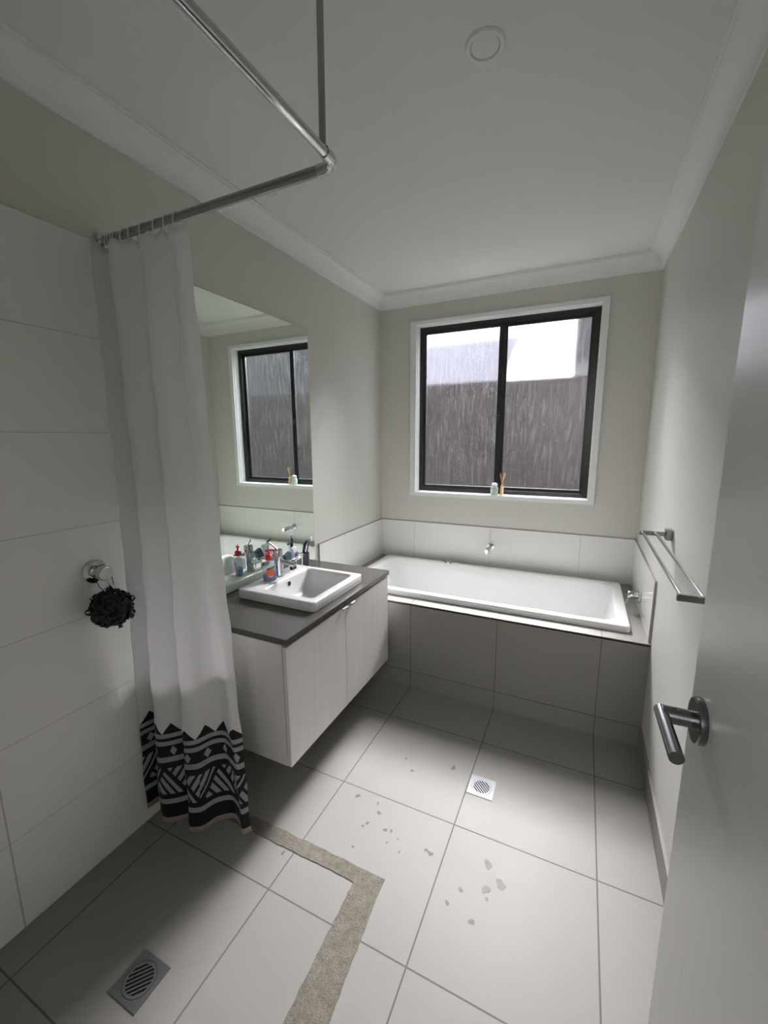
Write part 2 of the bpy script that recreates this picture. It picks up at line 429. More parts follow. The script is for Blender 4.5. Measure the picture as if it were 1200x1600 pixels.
# wall tiles as parts of their walls
bm = NB(); add_box(bm, 0, 0.008, YF, -2.085, 0, 2.10); obj('shower_tiles', bm, M['tile_shower'], wall_left, label='large white satin shower tiles')
ZT = 0.8308; ZH = 0.530
bm = NB(); add_box(bm, 0.008, W - 0.008, -0.008, 0, ZH, ZT - 0.003); obj('splashback_tiles', bm, M['tile_splash_back'], wall_back, label='one course of white tiles above the bath')
bm = NB(); add_box(bm, 0.0, W, -0.0095, 0, ZT - 0.003, ZT); obj('metal_trim', bm, M['edge_metal'], wall_back)
bm = NB(); add_box(bm, 0, 0.008, -0.922, 0, ZH, ZT - 0.003); obj('splashback_tiles', bm, M['tile_splash_side'], wall_left, label='short course of white tiles beside the bath')
bm = NB(); add_box(bm, 0, 0.0095, -0.925, 0, ZT - 0.003, ZT); add_box(bm, 0, 0.0095, -0.925, -0.922, ZH, ZT - 0.003); obj('metal_trim', bm, M['edge_metal'], wall_left)
bm = NB(); add_box(bm, W - 0.008, W, -0.880, 0, ZH, ZT - 0.003); obj('splashback_tiles', bm, M['tile_splash_side'], wall_right, label='white tiles behind the bath mixer')
bm = NB(); add_box(bm, W - 0.010, W, -0.883, 0, ZT - 0.003, ZT); add_box(bm, W - 0.010, W, -0.884, -0.880, ZH, ZT - 0.003); obj('metal_trim', bm, M['edge_metal'], wall_right)
# skirting
bm = NB(); add_box(bm, W - 0.010, W, YF, -0.898, 0, 0.1066); struct('baseboard_right', bm, M['skirt_tile'], label='low grey tile skirting along the right wall')

# adhesive strip where a shower screen stood
bm = NB(); N = 40; LA = []; LB = []
for i in range(N + 1):                      # leg along the curtain
    f = i / N; x = 0.010 + 0.846 * f
    LA.append((x + (0.094 if i == N else 0), -1.984 + 0.002 * f + random.uniform(-.0025, .0025))); LB.append((x, -2.038 + 0.002 * f + random.uniform(-.0025, .0025)))
for i in range(1, 61):                      # leg towards the doorway
    f = i / 60; y = -2.036 - 1.094 * f
    LA.append((0.950 + 0.022 * min(1, f * 3) + random.uniform(-.0015, .0015), y)); LB.append((0.856 + 0.022 * f + random.uniform(-.002, .002), y - (0.0 if i > 1 else 0.0)))
va = [[bm.verts.new((x, y, z)) for z in (0.0, 0.002)] for x, y in LA]; vb = [[bm.verts.new((x, y, z)) for z in (0.0, 0.002)] for x, y in LB]
for i in range(len(LA) - 1):
    bm.faces.new((va[i][1], va[i + 1][1], vb[i + 1][1], vb[i][1])); bm.faces.new((va[i][0], vb[i][0], vb[i + 1][0], va[i + 1][0]))
    bm.faces.new((va[i][0], va[i + 1][0], va[i + 1][1], va[i][1])); bm.faces.new((vb[i + 1][0], vb[i][0], vb[i][1], vb[i + 1][1]))
bm.faces.new((va[0][0], va[0][1], vb[0][1], vb[0][0])); bm.faces.new((va[-1][0], vb[-1][0], vb[-1][1], va[-1][1]))
struct('trim_5', bm, M['strip'], label='rough brown adhesive strip left on the floor around the shower')

# ------------------------------------------------------------------ window
win = bpy.data.objects.new('window_1', None); COL.objects.link(win); win.location = (0.9, 0, WZ0); win['kind'] = 'structure'
win['label'] = 'black framed sliding window with obscure glass and white architrave'
bm = NB(); ax0, ax1, az0, az1 = 0.2523, 1.5405, 1.0372, 2.3078
def ring_xz(bm, X0, X1, Z0, Z1, x0, x1, z0, z1, y0, y1):
    # mitred picture-frame ring
    o = [(X0, Z0), (X1, Z0), (X1, Z1), (X0, Z1)]; i = [(x0, z0), (x1, z0), (x1, z1), (x0, z1)]
    for k in range(4):
        a, b, c, d = o[k], o[(k + 1) % 4], i[(k + 1) % 4], i[k]
        f = [bm.verts.new((p[0], y0, p[1])) for p in (a, b, c, d)]; g = [bm.verts.new((p[0], y1, p[1])) for p in (a, b, c, d)]
        bm.faces.new(f); bm.faces.new(g)
        for j in range(4): bm.faces.new((f[j], f[(j + 1) % 4], g[(j + 1) % 4], g[j]))
    bmesh.ops.remove_doubles(bm, verts=bm.verts, dist=1e-5)
ring_xz(bm, ax0, ax1, az0, az1, WX0, WX1, WZ0 + 0.002, WZ1 - 0.002, -0.016, -0.0002)
obj('architrave', bm, M['trim'], win)
bm = NB(); ring_xz(bm, WX0, WX1, WZ0, WZ1, WX0 + 0.004, WX1 - 0.004, WZ0 + 0.006, WZ1 - 0.006, -0.0002, 0.118); obj('reveal', bm, M['trim'], win)
FX0, FX1, FZ0, FZ1 = 0.301, 1.499, 1.070, 2.277
bm = NB(); ring_xz(bm, FX0, FX1, FZ0, FZ1, FX0 + 0.030, FX1 - 0.034, FZ0 + 0.026, FZ1 - 0.030, 0.060, 0.115)
obj('window_frame', bm, M['black_frame'], win)
def sash(x0, x1, y0, y1, l, r):
    bm = NB(); z0, z1 = FZ0 + 0.026, FZ1 - 0.030
    ring_xz(bm, x0, x1, z0, z1, x0 + l, x1 - r, z0 + 0.022, z1 - 0.020, y0, y1)
    s = obj('sash', bm, M['black_frame'], win)
    bm = NB(); add_box(bm, x0 + l - 0.004, x1 - r + 0.004, (y0 + y1) / 2 - 0.002, (y0 + y1) / 2 + 0.002, z0 + 0.018, z1 - 0.016)
    obj('glass_pane', bm, M['glass'], s)
    return s
s1 = sash(FX0 + 0.030, 0.915, 0.064, 0.084, 0.018, 0.036)
s2 = sash(0.895, FX1 - 0.034, 0.088, 0.108, 0.036, 0.018)
bm = NB(); add_box(bm, 0.884, 0.906, 0.052, 0.064, 1.600, 1.655, 0.004); add_lathe(bm, [(0.009, 0), (0.010, 0.006), (0.006, 0.014)], (0.893, 0.054, 1.625), (0, -1, 0), 16)
obj('latch', bm, M['black_rubber'], win)

# outside: dark fence and the neighbour's house
bm = NB(); add_box(bm, -6.0, 6.0, 0.12, 7.0, -0.5, -0.4); o = struct('trim_6', bm, M['soil'])
o.name = 'ground'
bm = NB()
add_box(bm, -6.0, 6.0, 1.60, 1.63, -0.4, 2.06); fence = obj('boundary_fence', bm, M['fence']); tag(fence, 'dark brown boundary fence seen blurred through the lower window glass', 'fence')
bm = NB(); add_box(bm, 1.25, 6.0, 3.35, 6.5, -0.4, 4.4)
nb = obj('neighbouring_house', bm, M['brick']); tag(nb, 'dark neighbouring house wall behind the right edge of the window', 'building')

bm = NB()      # unseen roof volume, added to screen sky light off the fence
rp = [(-5.3, 2.57), (0.125, 2.57), (0.125, 2.64), (-2.4, 3.5), (-5.3, 2.9)]
for x0 in (0,):
    A = [bm.verts.new((-1.5, y, z)) for y, z in rp]; B_ = [bm.verts.new((3.5, y, z)) for y, z in rp]
    bm.faces.new(A); bm.faces.new(B_)
    for i in range(5): bm.faces.new((A[i], A[(i + 1) % 5], B_[(i + 1) % 5], B_[i]))
o = struct('roof', bm, M['wall'])
bm = NB(); rp = [(3.7, 2.33), (6.0, 3.50), (6.0, 3.30), (3.7, 2.13)]
A = [bm.verts.new((-7.0, y, z)) for y, z in rp]; B_ = [bm.verts.new((0.20, y, z)) for y, z in rp]
bm.faces.new(A); bm.faces.new(B_)
for i in range(4): bm.faces.new((A[i], A[(i + 1) % 4], B_[(i + 1) % 4], B_[i]))
nr = obj('neighbouring_roof', bm, simple('grey_roof_sheet', (0.075, 0.075, 0.09), 0.6)); tag(nr, 'pale grey sloping roof seen blurred above the fence through the left window pane', 'roof')

# ------------------------------------------------------------------ bath
YB = -0.898
t = thing('bath_surround', 'grey tiled bath surround under the white tub', 'bath surround', (0.9, YB, 0))
bm = NB(); add_box(bm, 0, W - 0.0005, YB, YB + 0.04, 0, ZH - 0.003); obj('front_panel', bm, M['bath_tile'], t)
bm = NB()
add_box(bm, 0, W, YB, -0.77, ZH - 0.012, ZH); add_box(bm, 0, W, -0.115, -0.0005, ZH - 0.012, ZH)
add_box(bm, 0, 0.13, -0.77, -0.115, ZH - 0.012, ZH); add_box(bm, 1.69, W, -0.77, -0.115, ZH - 0.012, ZH)
obj('ledge', bm, M['bath_tile'], t)
bm = NB(); add_box(bm, 0, W, YB - 0.0015, YB + 0.006, ZH - 0.005, ZH + 0.0012, 0.0005, 1); obj('edge_trim', bm, M['edge_metal'], t)

t = thing('bathtub', 'white rectangular bathtub set into the grey tiled surround under the window', 'bathtub', (0.91, -0.45, ZH))
bm = NB()
X0, X1, Y0, Y1 = 0.100, 1.725, -0.808, -0.090; zr = 0.562
def L(i, r, z, lx=0, rx=0): return (X0 + i + lx, X1 - i - rx, Y0 + i, Y1 - i, r, z)
loops = [L(0.002, 0.020, ZH), L(0, 0.022, ZH + 0.003), L(0, 0.022, zr - 0.008), L(0.002, 0.022, zr - 0.002), L(0.007, 0.022, zr),
         L(0.040, 0.05, zr), L(0.048, 0.09, zr - 0.0005), L(0.054, 0.10, zr - 0.005), L(0.059, 0.11, zr - 0.020),
         L(0.068, 0.12, zr - 0.10, 0.02, 0.005), L(0.085, 0.13, zr - 0.25, 0.08, 0.02), L(0.105, 0.14, zr - 0.36, 0.15, 0.04),
         L(0.130, 0.13, zr - 0.395, 0.19, 0.06), L(0.170, 0.10, zr - 0.405, 0.22, 0.08)]
loops_solid(bm, loops, cap0=False)
obj('tub_shell', bm, M['acrylic'], t, 50)
bm = NB(); add_lathe(bm, [(0.030, 0), (0.031, 0.006), (0.024, 0.011), (0.001, 0.013)], (0.602, -0.112, zr), (0, 0, 1), 28)
obj('overflow_cap', bm, M['dark_chrome'], t, 40, label='round dark chrome cap on the back rim')
bm = NB(); add_lathe(bm, [(0.030, 0), (0.030, 0.004), (0.020, 0.006), (0.001, 0.006)], (1.35, -0.45, zr - 0.405), (0, 0, 1), 28)
obj('plug', bm, M['chrome'], t, 40)

t = thing('bath_spout', 'chrome wall spout above the back rim of the bathtub', 'tap', (0.89, -0.008, 0.69))
bm = NB(); add_lathe(bm, [(0.024, 0), (0.025, 0.003), (0.023, 0.008), (0.012, 0.009)], (0.89, -0.008, 0.69), (0, -1, 0), 28); obj('flange', bm, M['chrome'], t, 40)
bm = NB(); add_tube(bm, [(0.89, -0.012, 0.69), (0.89, -0.165, 0.690), (0.89, -0.168, 0.690)], [0.0145, 0.0145, 0.012], 20)
add_lathe(bm, [(0.009, 0), (0.009, 0.012)], (0.89, -0.155, 0.680), (0, 0, -1), 16); obj('spout', bm, M['chrome'], t, 40)

t = thing('bath_mixer', 'round chrome mixer tap on the white tiles at the right end of the bath', 'tap', (W - 0.008, -0.497, 0.622))
bm = NB(); add_lathe(bm, [(0.036, 0), (0.038, 0.003), (0.038, 0.009), (0.033, 0.012), (0.02, 0.012)], (W - 0.008, -0.497, 0.622), (-1, 0, 0), 32); obj('wall_plate', bm, M['chrome'], t, 40)
bm = NB(); add_lathe(bm, [(0.018, 0), (0.018, 0.018), (0.023, 0.02), (0.0235, 0.045), (0.021, 0.05), (0.001, 0.051)], (W - 0.018, -0.497, 0.622), (-1, 0, 0), 28); obj('body', bm, M['chrome'], t, 40)
bm = NB(); add_tube(bm, [(W - 0.060, -0.497, 0.615), (W - 0.072, -0.500, 0.590), (W - 0.076, -0.502, 0.575)], [0.006, 0.005, 0.0045], 12); obj('lever', bm, M['chrome'], t, 40)

# ------------------------------------------------------------------ vanity
VX, VY0, VY1, VZ, VB = 0.512, -1.906, -0.999, 0.745, 0.208
t = thing('vanity_cabinet', 'wall hung pale woodgrain vanity cabinet under the dark counter', 'cabinet', (0.25, -1.45, VB))
bm = NB(); add_box(bm, 0.0005, VX - 0.020, VY0, VY0 + 0.016, VB, VZ - 0.026, 0.001, 1); add_box(bm, 0.0005, VX - 0.020, VY1 - 0.016, VY1, VB, VZ - 0.026, 0.001, 1)
add_box(bm, 0.0005, VX - 0.020, VY0 + 0.016, VY1 - 0.016, VB, VB + 0.016); add_box(bm, 0.0005, 0.012, VY0 + 0.016, VY1 - 0.016, VB + 0.016, VZ - 0.026)
add_box(bm, VX - 0.035, VX - 0.022, VY0 + 0.016, VY1 - 0.016, VZ - 0.06, VZ - 0.026)
obj('body', bm, M['cabinet'], t)
SY = -1.470
for (a, b, hy) in ((VY0 + 0.001, SY - 0.0015, -1.487), (SY + 0.0015, VY1, -1.412)):
    bm = NB(); add_box(bm, VX - 0.018, VX, a, b, VB, VZ - 0.034, 0.0012, 1); d = obj('door', bm, M['cabinet'], t)
    bm = NB(); add_box(bm, VX - 0.016, VX + 0.014, hy - 0.020, hy + 0.020, VZ - 0.034, VZ - 0.0315, 0.0006, 1)
    add_box(bm, VX + 0.011, VX + 0.014, hy - 0.020, hy + 0.020, VZ - 0.041, VZ - 0.0325, 0.0006, 1); obj('handle', bm, M['grate_bright'], d)
bm = NB()
ct = (0.0005, VX + 0.004, VY0 - 0.002, VY1 + 0.010)
SXA, SXB, SYA, SYB = 0.045, 0.472, -1.662, -1.225
add_box(bm, ct[0], ct[1], ct[2], SYA + 0.02, VZ - 0.024, VZ, 0.0015, 1); add_box(bm, ct[0], ct[1], SYB - 0.02, ct[3], VZ - 0.024, VZ, 0.0015, 1)
add_box(bm, ct[0], SXA + 0.02, SYA + 0.02, SYB - 0.02, VZ - 0.024, VZ); add_box(bm, SXB - 0.02, ct[1], SYA + 0.02, SYB - 0.02, VZ - 0.024, VZ)
c = obj('countertop', bm, M['counter']); tag(c, 'dark grey stone countertop on the pale vanity cabinet', 'countertop')

t = thing('basin', 'white square ceramic basin set on the dark countertop', 'sink', (0.26, -1.44, VZ))
bm = NB(); zt = VZ + 0.045
loops = [(SXA + .012, SXB - .012, SYA + .012, SYB - .012, .018, VZ + 0.0005), (SXA + .002, SXB - .002, SYA + .002, SYB - .002, .016, VZ + 0.002), (SXA, SXB, SYA, SYB, .016, VZ + 0.007),
         (SXA, SXB, SYA, SYB, .016, zt - .006), (SXA + .002, SXB - .002, SYA + .002, SYB - .002, .016, zt - .0015), (SXA + .006, SXB - .006, SYA + .006, SYB - .006, .016, zt),
         (SXA + .112, SXB - .036, SYA + .042, SYB - .034, .020, zt), (SXA + .116, SXB - .041, SYA + .047, SYB - .038, .024, zt - .004),
         (SXA + .120, SXB - .048, SYA + .052, SYB - .045, .030, zt - .020), (SXA + .132, SXB - .080, SYA + .064, SYB - .060, .036, zt - .090),
         (SXA + .150, SXB - .105, SYA + .085, SYB - .085, .040, zt - .108), (SXA + .190, SXB - .140, SYA + .130, SYB - .130, .030, zt - .114)]
loops_solid(bm, loops, cap0=False)
obj('bowl', bm, M['ceramic'], t, 50)
bm = NB(); add_lathe(bm, [(0.0125, 0), (0.0125, 0.003), (0.0095, 0.003), (0.0085, 0.0)], (SXA + .121, -1.435, zt - .030), (1, 0, 0.12), 24); obj('overflow_ring', bm, M['chrome'], t, 40)
bm = NB(); add_lathe(bm, [(0.0088, 0), (0.0088, 0.0018)], (SXA + .1215, -1.435, zt - .030), (1, 0, 0.12), 24); obj('overflow_shade', bm, M['hollow_shade'], t, label='black disc painted as the shade in the overflow hole')
bm = NB(); add_lathe(bm, [(0.024, 0), (0.024, 0.003), (0.016, 0.005), (0.001, 0.005)], (SXA + .245, -1.44, zt - .1138), (0, 0, 1), 28); obj('waste', bm, M['chrome'], t, 40)

TX, TY = 0.102, -1.430
t = thing('basin_mixer', 'tall round chrome mixer tap standing on the basin ledge', 'tap', (TX, TY, zt))
bm = NB(); add_lathe(bm, [(0.025, 0), (0.025, 0.004), (0.0215, 0.006), (0.0205, 0.020), (0.0215, 0.075), (0.0225, 0.104), (0.0225, 0.106)], (TX, TY, zt), (0, 0, 1), 32); obj('body', bm, M['chrome'], t, 40)
bm = NB(); add_lathe(bm, [(0.0215, 0), (0.0235, 0.001), (0.0235, 0.028), (0.021, 0.032), (0.001, 0.033)], (TX, TY, zt + 0.107), (0, 0, 1), 32); obj('cap', bm, M['chrome'], t, 40)
bm = NB(); add_tube(bm, [(TX + 0.0, TY, zt + 0.135), (TX - 0.02, TY - 0.012, zt + 0.160), (TX - 0.040, TY - 0.024, zt + 0.178)], [0.0045, 0.0042, 0.0045], 12); obj('lever', bm, M['chrome'], t, 40)
bm = NB(); add_tube(bm, [(TX + 0.018, TY, zt + 0.082), (TX + 0.075, TY, zt + 0.074), (TX + 0.100, TY, zt + 0.070)], [0.0105, 0.0105, 0.010], 16)
obj('spout', bm, M['chrome'], t, 40)

# soap bottle
BX, BY = 0.105, -1.502
t = thing('hand_soap_bottle', 'clear pump soap bottle with blue soap and red pump beside the basin tap', 'soap bottle', (BX, BY, zt))
dv = Vector((0.75, -0.66, 0)).normalized()       # direction the label faces
def oval(bm, prof, wx, wy, seg=32):
    rings = []
    side = Vector((-dv.y, dv.x, 0))
    for r, h in prof:
        rings.append([Vector((BX, BY, zt + h)) + side * (r * wx * math.cos(2 * math.pi * k / seg)) + dv * (r * wy * math.sin(2 * math.pi * k / seg)) for k in range(seg)])
    rings_mesh(bm, rings)
bm = NB(); oval(bm, [(0.85, 0), (0.98, 0.003), (1.0, 0.012), (0.98, 0.05), (0.90, 0.075), (0.72, 0.090), (0.42, 0.099), (0.34, 0.103), (0.34, 0.106)], 0.033, 0.019); obj('bottle', bm, M['clear'], t, 50)
bm = NB(); oval(bm, [(0.82, 0.002), (0.95, 0.004), (0.965, 0.012), (0.955, 0.036)], 0.033, 0.019); obj('liquid_soap', bm, M['blue_liquid'], t, 50, label='blue liquid soap')
side = Vector((-dv.y, dv.x, 0))
def label_patch(name, mat, u0, u1, h0, h1, shape='rect', off=0.0):
    bm = NB(); cols = []
    for i in range(11):
        u = u0 + (u1 - u0) * i / 10; a = math.acos(max(-1, min(1, u)))
        if shape == 'oval':
            k = math.sqrt(max(0.02, 1 - ((i - 5) / 5.0) ** 2)); hm = (h0 + h1) / 2; a0, a1 = hm - (hm - h0) * k, hm + (h1 - hm) * k
        elif shape == 'tilt': a0, a1 = h0 + 0.012 * i / 10, h1 + 0.012 * i / 10
        else: a0, a1 = h0, h1
        col = []
        for h in (a0, (a0 + a1) / 2, a1):
            for e in (0.0002 + off, 0.0007 + off):
                col.append(bm.verts.new(Vector((BX, BY, zt + h)) + side * u * (0.033 + e) + dv * (math.sin(a) * (0.019 + e) + e)))
        cols.append(col)
    for i in range(10):
        a, b = cols[i], cols[i + 1]
        bm.faces.new((a[1], b[1], b[3], a[3])); bm.faces.new((a[3], b[3], b[5], a[5])); bm.faces.new((a[0], a[2], b[2], b[0])); bm.faces.new((a[2], a[4], b[4], b[2]))
        bm.faces.new((a[0], b[0], b[1], a[1])); bm.faces.new((a[4], a[5], b[5], b[4]))
    for c in (cols[0], cols[-1]): bm.faces.new((c[0], c[1], c[3], c[2])); bm.faces.new((c[2], c[3], c[5], c[4]))
    return obj(name, bm, mat, t, 60)
label_patch('label', M['orange_label'], -0.55, 0.70, 0.020, 0.066, 'oval')
label_patch('label_band', M['green_label'], -0.45, 0.60, 0.058, 0.066, 'tilt', 0.0006)
label_patch('label_print', M['cream_label'], -0.25, 0.35, 0.023, 0.027, 'rect', 0.0008)
bm = NB(); add_lathe(bm, [(0.0165, 0), (0.0170, 0.002), (0.0170, 0.018), (0.012, 0.024), (0.006, 0.027), (0.0045, 0.028), (0.0045, 0.040), (0.008, 0.042), (0.009, 0.046), (0.008, 0.050), (0.001, 0.051)], (BX, BY, zt + 0.1045), (0, 0, 1), 24)
pu = dv * -0.2 + side * 0.9
add_tube(bm, [Vector((BX, BY, zt + 0.1515)) - side * 0.018, Vector((BX, BY, zt + 0.152)), Vector((BX, BY, zt + 0.151)) + side * 0.026, Vector((BX, BY, zt + 0.147)) + side * 0.031], [0.0035, 0.0052, 0.0048, 0.0032], 12)
obj('pump', bm, M['red'], t, 40, label='red pump head')

# toiletry rack on the ledge with the things in it
t = thing('toiletry_rack', 'small tilted chrome rack on legs beside the basin tap', 'rack', (0.085, -1.31, zt))
def rack_pt(u, v, h): # u along the wall, v depth, h up, tray tilts towards the room
    return Vector((0.075 + v, -1.375 + u, zt + 0.045 + h + u * 0.10))
bm = NB()
for (a, b) in (((0, 0), (0.13, 0)), ((0.13, 0), (0.13, 0.045)), ((0.13, 0.045), (0, 0.045)), ((0, 0.045), (0, 0))):
    add_tube(bm, [rack_pt(a[0], a[1], 0.014), rack_pt(b[0], b[1], 0.014)], 0.0028, 8); add_tube(bm, [rack_pt(a[0], a[1], 0.0), rack_pt(b[0], b[1], 0.0)], 0.0022, 8)
for k in range(7): add_tube(bm, [rack_pt(0.02 * k + 0.005, 0, 0), rack_pt(0.02 * k + 0.005, 0.045, 0)], 0.0012, 6)
obj('tray', bm, M['chrome'], t, 40)
for (u, v) in ((0.008, 0.002), (0.008, 0.043), (0.122, 0.002), (0.122, 0.043)):
    p = rack_pt(u, v, 0.0); bm = NB(); add_tube(bm, [(p.x, p.y, zt + 0.0002), p], 0.003, 8); obj('leg', bm, M['chrome'], t, 40)
def tilted_box(name, mat, c, sx, sy, sz, rx, ry, parent=None, bev=0.001):
    bm = NB(); add_box(bm, -sx / 2, sx / 2, -sy / 2, sy / 2, 0, sz, bev, 1)
    bmesh.ops.transform(bm, matrix=Matrix.Translation(c) @ Matrix.Rotation(rx, 4, 'X') @ Matrix.Rotation(ry, 4, 'Y'), verts=bm.verts)
    return obj(name, bm, mat, parent)
c0 = rack_pt(0.030, 0.022, 0.0015)
q = thing('toiletry_box', 'dark teal box leaning in the chrome rack beside the tap', 'box', c0)
tilted_box('box_body', M['teal'], c0, 0.022, 0.040, 0.054, 0.35, 0.15, q)
c0 = rack_pt(0.085, 0.022, 0.0015)
q = thing('cream_tube', 'white tube with a round blue print leaning in the chrome rack', 'tube', c0)
tilted_box('tube_body', M['white_plastic'], c0, 0.022, 0.040, 0.070, 0.28, 0.12, q, 0.004)
tilted_box('print', M['blue'], c0 + Vector((0.0125, 0.0, 0.010)), 0.002, 0.028, 0.028, 0.28, 0.12, q, 0.0008)
c0 = rack_pt(0.058, 0.012, 0.0015)
q = thing('razor', 'small chrome and green razor standing up from the rack', 'razor', c0)
bm = NB(); add_tube(bm, [c0, c0 + Vector((-0.008, 0.01, 0.05)), c0 + Vector((-0.012, 0.018, 0.082))], [0.004, 0.0035, 0.003], 10); obj('razor_handle', bm, M['chrome'], q, 40)
tilted_box('razor_head', M['teal'], c0 + Vector((-0.012, 0.018, 0.082)), 0.010, 0.034, 0.010, 0.3, 0, q)
bm = NB(); add_box(bm, 0.088, 0.108, -1.330, -1.290, zt, zt + 0.018, 0.004); o = obj('soap_holder', bm, M['black_rubber']); tag(o, 'small black holder under the chrome rack', 'holder')

# toothbrush cup
CX, CY = 0.050, -1.130
t = thing('toothbrush_cup', 'dark grey toothbrush cup on the countertop behind the basin', 'cup', (CX, CY, VZ))
bm = NB(); add_lathe(bm, [(0.022, 0), (0.023, 0.002), (0.024, 0.085), (0.0225, 0.085), (0.021, 0.006), (0.001, 0.006)], (CX, CY, VZ), (0, 0, 1), 28); obj('cup_wall', bm, M['grey_tumbler'], t, 40)
def brush(name, label, hm, dx, dy, hgt, cat='toothbrush', g=None):
    b0 = Vector((CX - dx * 0.3, CY - dy * 0.3, VZ + 0.008)); b1 = Vector((CX + dx, CY + dy, VZ + hgt))
    q = thing(name, label, cat, b0)
    bm = NB(); add_tube(bm, [b0, b0.lerp(b1, 0.5), b0.lerp(b1, 0.85), b1], [0.004, 0.0045, 0.0028, 0.003], 10); obj('handle', bm, hm, q, 40)
    d = (b1 - b0).normalized(); bm = NB(); add_box(bm, b1.x + 0.0, b1.x + 0.012, b1.y - 0.006, b1.y + 0.006, b1.z - 0.018, b1.z + 0.006, 0.0015, 1); obj('bristles', bm, M['white_plastic'], q)
brush('toothbrush', 'blue toothbrush with white head standing in the dark cup', M['blue'], 0.022, 0.020, 0.170)
q = thing('comb', 'black curved comb standing in the dark cup', 'comb', (CX, CY, VZ + 0.008))
bm = NB(); add_tube(bm, [(CX, CY - 0.004, VZ + 0.008), (CX - 0.004, CY - 0.010, VZ + 0.09), (CX + 0.002, CY - 0.004, VZ + 0.135), (CX + 0.01, CY + 0.012, VZ + 0.158)], [0.006, 0.007, 0.009, 0.003], 10); obj('comb_body', bm, M['black_rubber'], q, 40)

# mirror
bm = NB(); add_box(bm, 0.0005, 0.005, VY0, -0.9664, VZ + 0.001, 2.0825); mi = NB()
t = thing('wall_mirror', 'tall frameless mirror above the vanity counter', 'mirror', (0, -1.44, VZ))
obj('backing', bm, M['dark_chrome'], t); mi.free()
bm = NB(); add_box(bm, 0.005, 0.0056, VY0 + 0.0012, -0.9676, VZ + 0.002, 2.0813); obj('mirror_glass', bm, M['mirror'], t)

# ------------------------------------------------------------------ ceiling lights
def downlight(x, y, r, label):
    t = thing('ceiling_downlight', label, 'ceiling light', (x, y, H), 'round recessed ceiling lights')
    bm = NB(); add_lathe(bm, [(r, 0), (r, 0.002), (r * 0.93, 0.0065), (r * 0.74, 0.0075), (r * 0.70, 0.003), (r * 0.69, 0.001)], (x, y, H), (0, 0, -1), 48); obj('trim_ring', bm, M['trim'], t, 35)
    bm = NB(); add_lathe(bm, [(r * 0.675, 0.0), (r * 0.675, 0.004), (r * 0.5, 0.005), (0.001, 0.0052)], (x, y, H), (0, 0, -1), 48); obj('diffuser', bm, M['white_plastic'], t, 35)
downlight(1.146, -1.741, 0.054, 'round white unlit downlight in the middle of the ceiling')
downlight(0.185, -1.470, 0.046, 'round white ceiling light above the vanity, half hidden by the curtain rail')

# ------------------------------------------------------------------ shower rail, rings, curtain
RZ = 2.110; RY = -2.125
t = thing('shower_rail', 'L-shaped chrome shower curtain rail hung from the ceiling', 'curtain rail', (0.88, -2.13, RZ))
R0 = 0.0098; RC = 0.0122; YR = -2.092; XR = 0.886
bm = NB(); add_tube(bm, [(0.009, YR, RZ), (0.4, YR, RZ), (XR - 0.046, YR, RZ)], RC, 24); obj('cross_rod', bm, M['dark_chrome'], t, 40)
bm = NB(); pts = [(XR - 0.050, YR, RZ), (XR - 0.032, YR, RZ)] + [(XR - 0.032 + 0.032 * math.sin(math.radians(a)), YR - 0.032 + 0.032 * math.cos(math.radians(a)), RZ) for a in range(10, 91, 10)] + [(XR, YR - 0.052, RZ)]
add_tube(bm, pts, RC + 0.0012, 24); obj('elbow', bm, M['chrome'], t, 40)
bm = NB(); add_tube(bm, [(XR, YR - 0.050, RZ), (XR - 0.004, -2.6, RZ), (XR - 0.010, YF + 0.001, RZ)], 0.0105, 24); obj('side_rod', bm, M['chrome'], t, 40)
bm = NB(); add_tube(bm, [(XR - 0.001, YR - 0.056, RZ + 0.008), (XR, YR - 0.055, 2.30), (XR + 0.001, YR - 0.054, H - 0.004)], 0.0078, 16); add_lathe(bm, [(0.020, 0), (0.02, 0.004), (0.008, 0.008)], (XR + 0.001, YR - 0.054, H), (0, 0, -1), 24); obj('ceiling_hanger', bm, M['dark_chrome'], t, 40)
bm = NB(); add_lathe(bm, [(0.024, 0), (0.024, 0.004), (0.014, 0.010), (0.012, 0.016)], (0.008, YR, RZ), (1, 0, 0), 28); obj('wall_flange', bm, M['chrome'], t, 40)

ringx = [0.034, 0.048, 0.062, 0.078, 0.118, 0.150, 0.205, 0.262, 0.305, 0.352]
def rod_y(x): return YR
proto = None
ring_words = ['curtain ring nearest the tiled wall', 'second curtain ring from the tiled wall', 'third curtain ring from the tiled wall', 'fourth curtain ring from the tiled wall', 'fifth curtain ring from the tiled wall',
              'middle curtain ring, sixth from the wall', 'fourth curtain ring from the free end', 'third curtain ring from the free end', 'curtain ring next to the one at the free end', 'curtain ring at the free end of the bunched curtain']
for i, x in enumerate(ringx):
    if proto is None:
        bm = NB(); n = 22
        add_tube(bm, [(x + 0.002 * math.sin(2 * math.pi * k / n), rod_y(x) + 0.0175 * math.sin(2 * math.pi * k / n), RZ - 0.0145 + 0.0295 * math.cos(2 * math.pi * k / n)) for k in range(n)], 0.0017, 8, closed=True)
        bmesh.ops.translate(bm, verts=bm.verts, vec=-Vector((x, rod_y(x), RZ)))
        proto = obj('curtain_ring', bm, M['ring'], None, 50); o = proto
    else:
        o = proto.copy(); COL.objects.link(o)
    o.location = (x, rod_y(x), RZ); o.rotation_euler = (0, 0, random.uniform(-0.35, 0.35))
    tag(o, 'pale plastic ' + ring_words[i], 'curtain ring', 'curtain rings on the shower rail')

